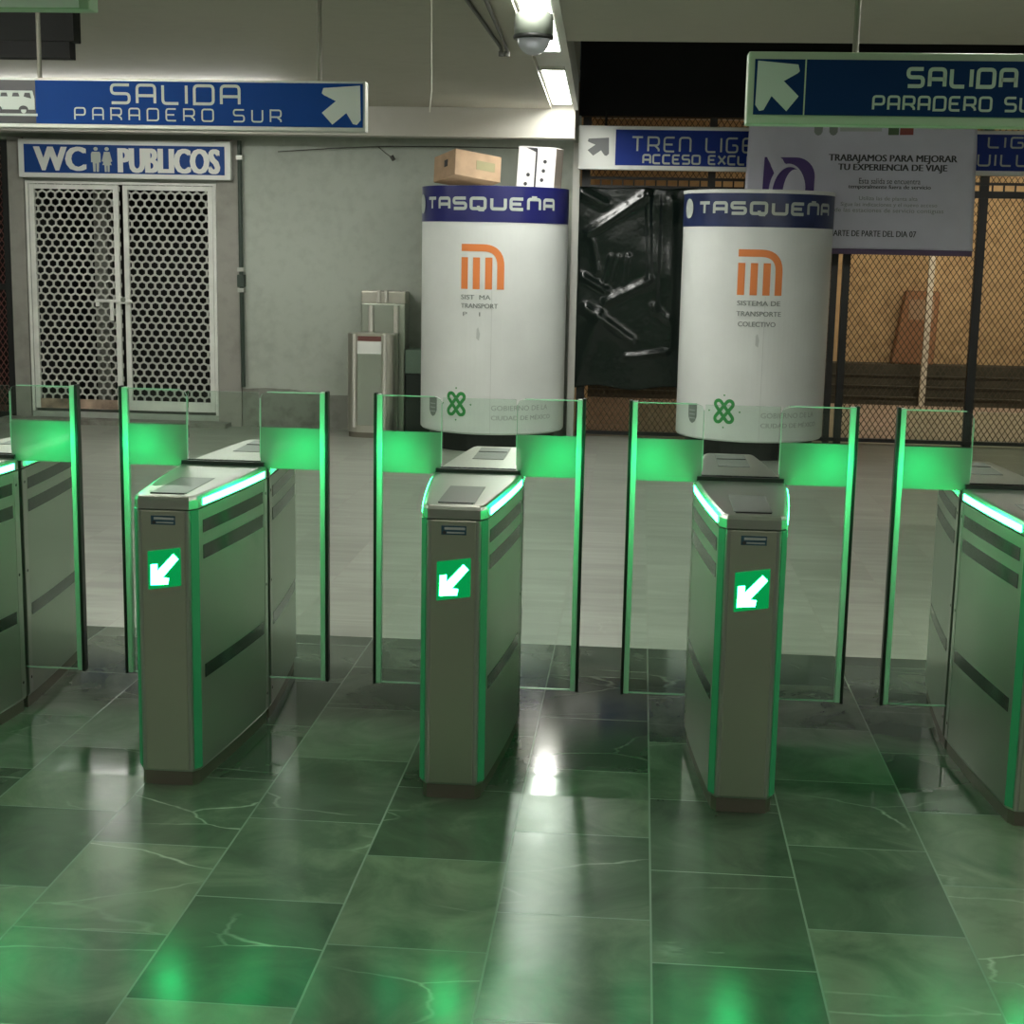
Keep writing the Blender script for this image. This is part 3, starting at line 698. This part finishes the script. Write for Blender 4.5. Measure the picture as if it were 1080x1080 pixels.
# ------------------------------------------------------------------ display columns
R = .665
def column(cx, label, band, worn, du):
    t = thing('display_column', (cx, 9.2, 0), label, 'display column', 'round display columns')
    MB().lathe((0, 0, 0), [(.001, 0), (.58, 0), (.58, .17), (.001, .17)], 64).build('plinth', M['black'], t)
    MB().lathe((0, 0, 0), [(.60, .165), (R-.012, .165), (R, .18), (R, 2.03), (R, 2.335), (R-.012, 2.342), (R-.03, 2.335), (R-.03, 2.32), (.001, 2.32)], 96).build('body', M['drum'], t, smooth=False)
    MB().lathe((0, 0, 0), [(R+.003, 2.03), (R+.003, 2.318 if not worn else 2.341)], 96).build('name_band', M[band], t, smooth=True)
    def cyf(o): return lambda u, v: ((R+o)*math.sin(u/R), -(R+o)*math.cos(u/R), v)
    f = cyf(.006)
    q = MB(); stroke_text(q, 'TASQUEÑA', -.665+du*1.0, .655+du*1.6, 2.130, 2.245, .027, f, gap=.34); q.build('lettering', M['letter'], t, fix=False)
    fb = cyf(.011); q = MB(); u0 = -.80+du*.5; q.poly([fb(u0+.075*math.cos(k*PI/16), 2.185+.085*math.sin(k*PI/16)) for k in range(32)]); q.build('station_badge', M['letter'], t, fix=False)
    f = cyf(.003); a = -.235+du; z0, z1 = 1.45, 1.84; W = .385; s = .062
    q = MB()
    ribbon(q, arc([(a, z1-s/2), (a+W-s/2, z1-s/2), (a+W-s/2, z0)], .16, seg=10), s, f, .02)
    for k in range(3): ribbon(q, [(a+s/2+k*.109, z0), (a+s/2+k*.109, z1-.115)], s, f)
    q.build('logo', M['orange'], t, fix=False)
    if worn: rows = (('SIST  MA', a, a+.27, 1.36, 1.40), ('TRANSPORT', a, a+.335, 1.285, 1.325), ("P    I", a+.02, a+.18, 1.215, 1.25))
    else: rows = (('SISTEMA DE', a+.005, a+.38, 1.36, 1.402), ('TRANSPORTE', a+.002, a+.39, 1.27, 1.312), ('COLECTIVO', a+.02, a+.345, 1.18, 1.222))
    for s_, x0, x1, v0, v1 in rows:
        q = MB(); font_text(q, s_, x0, x1, v0, v1, f, bold=.012); q.build('lettering', M['grey_print'], t, fix=False)
    q = MB(); ex = a+.16 if worn else a+.19
    q.poly([f(*p) for p in ((ex-.012, 1.02), (ex+.012, 1.0), (ex+.02, 1.06), (ex+.004, 1.12), (ex-.010, 1.10))]); q.build('scuff', M['smudge'], t, fix=False)
    # crest, knotted green emblem, government wording
    sx = -.575+du*-.5; q = MB(); q.poly([f(*p) for p in shield(sx+(.02 if worn else -.02), .385, .115, .175)]); cr = q.build('crest', M['grey_print'], t, fix=False)
    f5 = cyf(.005); q = MB()
    for k in range(3): ribbon(q, [(sx+(.02 if worn else -.02)-.04, .345+.035*k), (sx+(.02 if worn else -.02)+.04, .345+.035*k)], .010, f5)
    q.build('crest_lines', M['pale_print'], cr, fix=False)
    gx, gz = -.272, .432; q = MB()
    for sg in (1, -1):
        ca, sa = math.cos(sg*.90), math.sin(sg*.90); hl, hr = .082, .031
        st = [(hl+hr*math.cos(a2), hr*math.sin(a2)) for a2 in [-PI/2+k*PI/8 for k in range(9)]]+[(-hl+hr*math.cos(a2), hr*math.sin(a2)) for a2 in [PI/2+k*PI/8 for k in range(9)]]
        st.append(st[0]); ribbon(q, [(gx+x*ca-y*sa, gz+x*sa+y*ca) for x, y in st], .030, f)
    for k in range(8):
        an = k*PI/4
        if k % 2 == 0:
            q.poly([f(gx+.142*math.cos(an)+.008*math.cos(j*PI/4), gz+.142*math.sin(an)+.008*math.sin(j*PI/4)) for j in range(8)])
    q.build('knot_emblem', M['green_print'], t, fix=False)
    q = MB(); font_text(q, 'GOBIERNO DE LA', .055, .62, .385, .43, f); q.build('lettering', M['pale_print'], t, fix=False)
    q = MB(); font_text(q, 'CIUDAD DE MÉXICO', .055, .66, .300, .35, f, bold=.008); q.build('lettering', M['pale_print'], t, fix=False)
    # panel seam
    q = MB(); ribbon(q, [(.045, .18), (.045, 1.44)], .003, cyf(.0015)); q.build('seam', M['smudge'], t, fix=False)
    if not worn: MB().lathe((0, 0, 0), [(R+.004, 2.315), (R+.008, 2.32), (R+.008, 2.345), (R-.01, 2.348)], 96).build('rim', M['white'], t)
column(-.765, 'white round display column with two boxes on top, beside the stainless bin', 'navy', True, 0)
column(1.607, 'white round display column in front of the banner, nothing on its top', 'navy2', False, .035)

t = thing('cardboard_box', (-1.02, 9.12, 2.385), 'tilted brown cardboard box on top of the left display column', 'box', rz=0)
o = MB().box(-.235, .235, -.20, .20, 0, .23).build('carton', M['cardboard'], t, bevel=.004)
MB().box(-.02, .17, -.203, -.20, .08, .16).build('print', M['box_print'], o); MB().box(-.238, -.235, -.06, .0, .10, .16).build('handle_hole', M['dark_print'], o)
t.rotation_euler = (math.radians(-9), math.radians(7), math.radians(35)); t.location = (-1.02, 9.10, 2.385)
t = thing('white_carton', (-.365, 9.02, 2.322), 'white carton with dark dots standing upright on the left display column', 'box')
o = MB().box(-.175, .175, -.11, .11, 0, .375).build('carton', M['carton_white'], t, bevel=.004)
MB().box(.172, .178, -.105, .105, .005, .37).build('side_panel', M['carton_side'], o)
MB().box(-.01, .006, -.113, -.11, .02, .36).build('flap_gap', M['dark_print'], o)
MB().prism([(-.10, .365), (.0, .365), (.0, .325)], lambda u, v, w2: (u, -.113+w2, v), .003).build('torn_corner', M['dark_print'], o)
for x, z in ((.08, .25), (.07, .17), (.06, .09), (-.07, .13), (-.09, .05)):
    MB().bar((x, -.1125, z), (x, -.11, z), .017, 12).build('dot', M['dark_print'], o)
t.rotation_euler = (0, math.radians(3), math.radians(-14))

# ------------------------------------------------------------------ stainless bin and cabinets
t = thing('litter_bin', (-1.955, 9.50, 0), 'stainless steel bin with rounded front left of the white column', 'bin')
prof = [(-.225, .17), (-.225, -.02)]+[(-.225+.225*(1-math.cos(k*PI/16)), -.02-.10*math.sin(k*PI/16)) for k in range(1, 9)]
prof = prof+[(-u, v) for u, v in prof[::-1][1:]]
MB().prism(prof[::-1], lambda u, v, w2: (u, v, .05+w2), .935).build('body', M['bin_steel'], t, smooth=False)
MB().prism([(u*.96, v*.96) for u, v in prof][::-1], lambda u, v, w2: (u, v, w2), .05).build('base', M['kick'], t)
MB().box(-.115, .115, -.128, -.10, .12, .80).build('door_panel', M['steel_side'], t, bevel=.006)
MB().box(-.11, .11, -.130, -.10, .92, .965).build('label_strip', M['maroon'], t)
MB().box(-.115, .115, -.132, -.10, .80, .915).build('plaque', M['white'], t)
for s in (-1, 1): MB().bar((s*.145, -.112, .10), (s*.145, -.112, .98), .018, 12).build('highlight_tube', M['white_steel'], t)  # pale tubes stand in for the two highlights down the rounded front
t = thing('steel_cabinet', (-1.885, 9.86, 0), 'taller stainless steel cabinet standing against the wall behind the bin', 'cabinet')
MB().box(-.215, .215, -.13, .12, 0, 1.26).build('body', M['steel_side'], t, bevel=.01)
MB().box(-.215, .215, -.12, .12, 1.262, 1.375).build('top_unit', M['bin_steel'], t, bevel=.01)
for x in (-.115, .13): MB().bar((x, -.14, .98), (x, -.14, 1.24), .026, 14).build('front_tube', M['white_steel'], t)
for x in (-.04, .03): MB().bar((x, -.135, 1.27), (x, -.135, 1.385), .018, 12).build('spout', M['white_steel'], t)
t = thing('low_cabinet', (-1.49, 9.80, 0), 'low dark green cabinet between the bin and the left column', 'cabinet')
MB().box(-.16, .16, -.16, .18, 0, .60).build('body', M['cab_dark'], t, bevel=.01)
MB().box(-.165, .165, -.17, .18, .60, .83).build('lid', M['cab_green'], t, bevel=.01)

# ------------------------------------------------------------------ ticket gates
CH = .032                                # chamfered corners at both ends
def hw(y):
    e = min(y, 1.5-y)
    if e <= CH: return .087+(.108-.087)*max(0, e)/CH
    return .168-.060*((.75-e)/(.75-CH))**1.35
def outline(y0, y1, n=14, inset=0):
    lo, hi = max(y0, CH), min(y1, 1.5-CH)
    ys = ([y0] if y0 < CH else [])+[lo+(hi-lo)*i/n for i in range(n+1)]+([y1] if y1 > 1.5-CH else [])
    if len(ys) == n+1: ys.insert(1, ys[0]+.004)
    L = [(-(hw(y)-inset), y) for y in ys]; Rr = [((hw(y)-inset), y) for y in ys[::-1]]
    return Rr+L
def loft(mb, rings):
    """rings: list of (outline inset, y0, y1, z)"""
    n0 = len(mb.v); k = None
    for ins, y0, y1, z in rings:
        o = outline(y0, y1, 14, ins); k = len(o); mb.v += [(u, v, z) for u, v in o]
    for r in range(len(rings)-1):
        for i in range(k):
            j = (i+1) % k; mb.f.append((n0+r*k+i, n0+r*k+j, n0+(r+1)*k+j, n0+(r+1)*k+i))
    mb.f.append(tuple(n0+i for i in range(k))[::-1]); mb.f.append(tuple(n0+(len(rings)-1)*k+i for i in range(k)))
    return mb
def side_band(mb, sgn, y0, y1, z0, z1, out=.0015, n=8, th=.004):
    for i in range(n):
        a = y0+(y1-y0)*i/n; b2 = y0+(y1-y0)*(i+1)/n
        xa, xb = sgn*(hw(a)+out), sgn*(hw(b2)+out); ia, ib = sgn*(hw(a)-th), sgn*(hw(b2)-th)
        mb.quad((xa, a, z0), (xb, b2, z0), (xb, b2, z1), (xa, a, z1))
        mb.quad((xa, a, z1), (xb, b2, z1), (ib, b2, z1), (ia, a, z1)); mb.quad((xa, a, z0), (xb, b2, z0), (ib, b2, z0), (ia, a, z0))
    for a in (y0, y1):
        xa, ia = sgn*(hw(a)+out), sgn*(hw(a)-th); mb.quad((xa, a, z0), (ia, a, z0), (ia, a, z1), (xa, a, z1))
    return mb
P = .9681
def gate_template():
    parts = []
    t = bpy.data.objects.new('ticket_gate', None); COL.objects.link(t); t.empty_display_size = .1
    for nm, y0, y1 in (('front_cabinet', 0, .735), ('rear_cabinet', .765, 1.5)):
        e = .012
        o = loft(MB(), [(.004, y0, y1, .05), (0, y0, y1, .06), (0, y0, y1, .952)]).build(nm, M['steel_side'], t)
        loft(MB(), [(.010, y0+.006, y1-.004, 0), (.010, y0+.006, y1-.004, .052)]).build('plinth', M['kick'], o)
        fy = (y0 if nm == 'front_cabinet' else y1); sg = -1 if nm == 'front_cabinet' else 1
        lo = loft(MB(), [(0, y0, y1, .956), (0, y0, y1, .986), (.006, y0+(.006 if sg < 0 else 0), y1-(.006 if sg > 0 else 0), .996), (.014, y0+(.014 if sg < 0 else 0), y1-(.014 if sg > 0 else 0), 1.0)]).build('lid', M['steel_top'], t)
        for s in (-1, 1):
            for z0, z1 in ((.868, .912), (.778, .826), (.365, .412)):
                side_band(MB(), s, (y0+.07 if sg < 0 else y0+.06), (y1-.06 if sg < 0 else y1-.07), z0, z1).build('dark_stripe', M['stripe'], o)
            side_band(MB(), s, y1-.042 if sg < 0 else y0+.004, y1-.004 if sg < 0 else y0+.042, .06, .95, out=.0012, n=3).build('seam_trim', M['steel_top'], o)
            for z in (.90, .55, .12): 
                yy = y1-.025 if sg < 0 else y0+.025
                MB().bar((s*(hw(yy)-.002), yy, z), (s*(hw(yy)+.002), yy, z), .006, 8).build('screw', M['black'], o)
        # wrapped end panel
        yo = fy+sg*.006
        q = MB(); q.prism([(-.073, min(fy, yo)), (.073, min(fy, yo)), (.073, max(fy, yo)), (-.073, max(fy, yo))], lambda u, v, w2: (u, v, .056+w2), .896)
        fp = q.build('end_panel', M['steel'], t, bevel=.003)
        if sg < 0:
            # rounded silver corner posts and glowing seams on both sides
            for s in (-1, 1):
                MB().bar((s*.079, .003, .056), (s*.079, .003, .952), .0095, 14).build('corner_trim', M['steel_top'], t)
                side_band(MB(), s, .004, CH, .06, .952, out=.002, n=1).build('corner_light', M['corner'], t)
                # led strip on the shoulder of the lid
                side_band(MB(), s, .075, .70, .962, .984, out=.002, n=14, th=.002).build('light_strip', M['led'], t)
            # arrow display
            q = MB(); q.prism([(-.054, .683), (.058, .70), (.058, .830), (-.054, .814)], lambda u, v, w2: (u, -.010+w2, v), .006)
            dp = q.build('arrow_display', M['display'], t, bevel=.002)
            a = [(-.044, .700), (.014, .704), (.018, .725), (-.003, .727), (.051, .791), (.034, .808), (-.021, .748), (-.021, .772), (-.043, .769)]
            q = MB(); q.prism(a, lambda u, v, w2: (u, -.0115+w2, v), .0015); q.build('arrow', M['arrow'], dp)
            q = MB().box(-.040, .042, -.0085, -.006, .905, .935); bd = q.build('badge', M['badge'], t)
            MB().box(-.030, .038, -.0092, -.0085, .922, .930).box(-.022, .036, -.0092, -.0085, .910, .915).build('badge_print', M['pale_print'], bd)
            MB().bar((-.030, -.0092, .9125), (-.030, -.0085, .9125), .006, 12).build('badge_dot', M['dark_print'], bd)
            # recessed reader on top
            q = MB().box(-.058, .058, .045, .060, 1.0, 1.003); q.build('reader_edge', M['black'], lo)
            MB().box(-.062, .062, .062, .40, 1.0, 1.002).build('card_reader', M['reader'], lo, bevel=.001)
        else:
            MB().box(-.062, .062, 1.10, 1.44, 1.0, 1.002).build('card_reader', M['reader'], lo, bevel=.001)
            MB().box(-.058, .058, 1.30, 1.312, 1.002, 1.004).build('reader_edge', M['black'], lo)
    MB().box(-.158, .158, .722, .738, .985, 1.014).box(-.158, .158, .762, .778, .985, 1.014).build('slot_trim', M['black'], t)
    MB().box(-.150, .150, .736, .764, .02, .98).build('hinge_core', M['dark'], t)
    return t
def flap(t, s, d):
    """one glass flap with its lit edge post"""
    yg0, yg1 = .745, .755
    c = .025; ui = .152; uo = d-.030
    ol = [(ui, .175), (uo, .175), (uo, 1.278), (ui-.012+c, 1.278), (ui-.012+c*.3, 1.278-c*.3), (ui-.012, 1.278-c), (ui-.012, 1.016), (ui, 1.0)]
    q = MB(); q.prism([(s*u, v) for u, v in ol], lambda u, v, w2: (u, yg0+w2, v), yg1-yg0)
    g = q.build('glass_flap', M['glass'], t); g.data.materials.append(M['edge'])
    for p in g.data.polygons: p.material_index = 0 if abs(p.normal.y) > .5 else 1
    q = MB(); a0, a1 = sorted((s*.17, s*(d-.031))); b0, b1 = sorted((s*.168, s*(d-.031)))
    q.box(a0, a1, .7435, .7565, .172, .1755).box(b0, b1, .7435, .7565, 1.2765, 1.280); q.box(*sorted((s*.139, s*.142)), .7435, .7565, 1.03, 1.255)
    q.build('polished_edge', M['edge'], g)
    MB().box(*sorted((s*(d-.031), s*(d-.011))), .733, .767, .172, 1.283).build('light_guide', M['guide'], g, bevel=.003)
    MB().box(*sorted((s*(d-.011), s*d)), .731, .769, .168, 1.287).build('edge_post', M['black'], g, bevel=.002)
    MB().box(*sorted((s*.142, s*(d-.031))), .7435, .745, .99, 1.146).build('frosted_band', M['film'], g)
    # the LED of the edge post
    l = bpy.data.lights.new('flap_led', 'POINT'); l.color = (0, 1, .30); l.energy = LED_W; l.shadow_soft_size = .02
    lo = bpy.data.objects.new('flap_led', l); COL.objects.link(lo); lo.parent = t; lo.location = (s*(d-.085), .650, 1.07)
def centre_pane(t):
    MB().box(-.136, .136, .746, .754, 1.016, 1.276).build('centre_pane', M['glass'], t)
    cpn = t.children[-1] if False else [c for c in t.children if c.name.startswith('centre_pane')][0]; cpn.data.materials.append(M['edge'])
    for p in cpn.data.polygons: p.material_index = 1 if p.normal.z > .5 else 0
LED_W = .50
tmpl = gate_template()
def copy_tree(o, parent=None):
    c2 = o.copy(); COL.objects.link(c2)
    if parent: c2.parent = parent; c2.matrix_parent_inverse = o.matrix_parent_inverse.copy()
    for ch in list(o.children): copy_tree(ch, c2)
    return c2
LB = ['stainless ticket gate cut off at the left edge of the photo',
      'stainless ticket gate in front of the toilet door, showing its striped right side',
      'stainless ticket gate in front of the display column with boxes on top',
      'stainless ticket gate in front of the right display column without boxes',
      'stainless ticket gate cut off at the right edge of the photo']
roots = [tmpl]+[copy_tree(tmpl) for _ in range(4)]
for k, (r, dl, drr) in enumerate(zip(roots, (.404, .399, .394, .414, .414), (.408, .401, .394, .418, .414))):
    r.location = ((k-2)*P, 0, 0); tag(r, LB[k], 'ticket gate', 'row of ticket gates')
    flap(r, -1, dl); flap(r, 1, drr); centre_pane(r)

# ------------------------------------------------------------------ world, camera, look
wd = bpy.data.worlds.new('World'); sc.world = wd; wd.use_nodes = True
wd.node_tree.nodes['Background'].inputs[0].default_value = (.5, .55, .5, 1); wd.node_tree.nodes['Background'].inputs[1].default_value = .02

pit, yaw, rol = .1742, -.0812, .0196
C, S = math.cos, math.sin
fw = Vector((S(yaw)*C(pit), C(yaw)*C(pit), -S(pit))); r = Vector((C(yaw), -S(yaw), 0)); u = r.cross(fw)
r2 = r*C(rol)+u*S(rol); u2 = u*C(rol)-r*S(rol)
cam = bpy.data.cameras.new('camera'); co = bpy.data.objects.new('camera', cam); COL.objects.link(co)
co.matrix_world = Matrix(((r2.x, u2.x, -fw.x, .5821), (r2.y, u2.y, -fw.y, -4.8298), (r2.z, u2.z, -fw.z, 1.8386), (0, 0, 0, 1)))
cam.sensor_width = 36; cam.lens = 1600.4554/1080*36; cam.clip_end = 100
sc.camera = co
vs = sc.view_settings
vs.view_transform = 'Standard'; vs.look = 'None'; vs.gamma = 1; vs.use_curve_mapping = False; vs.exposure = 1.05
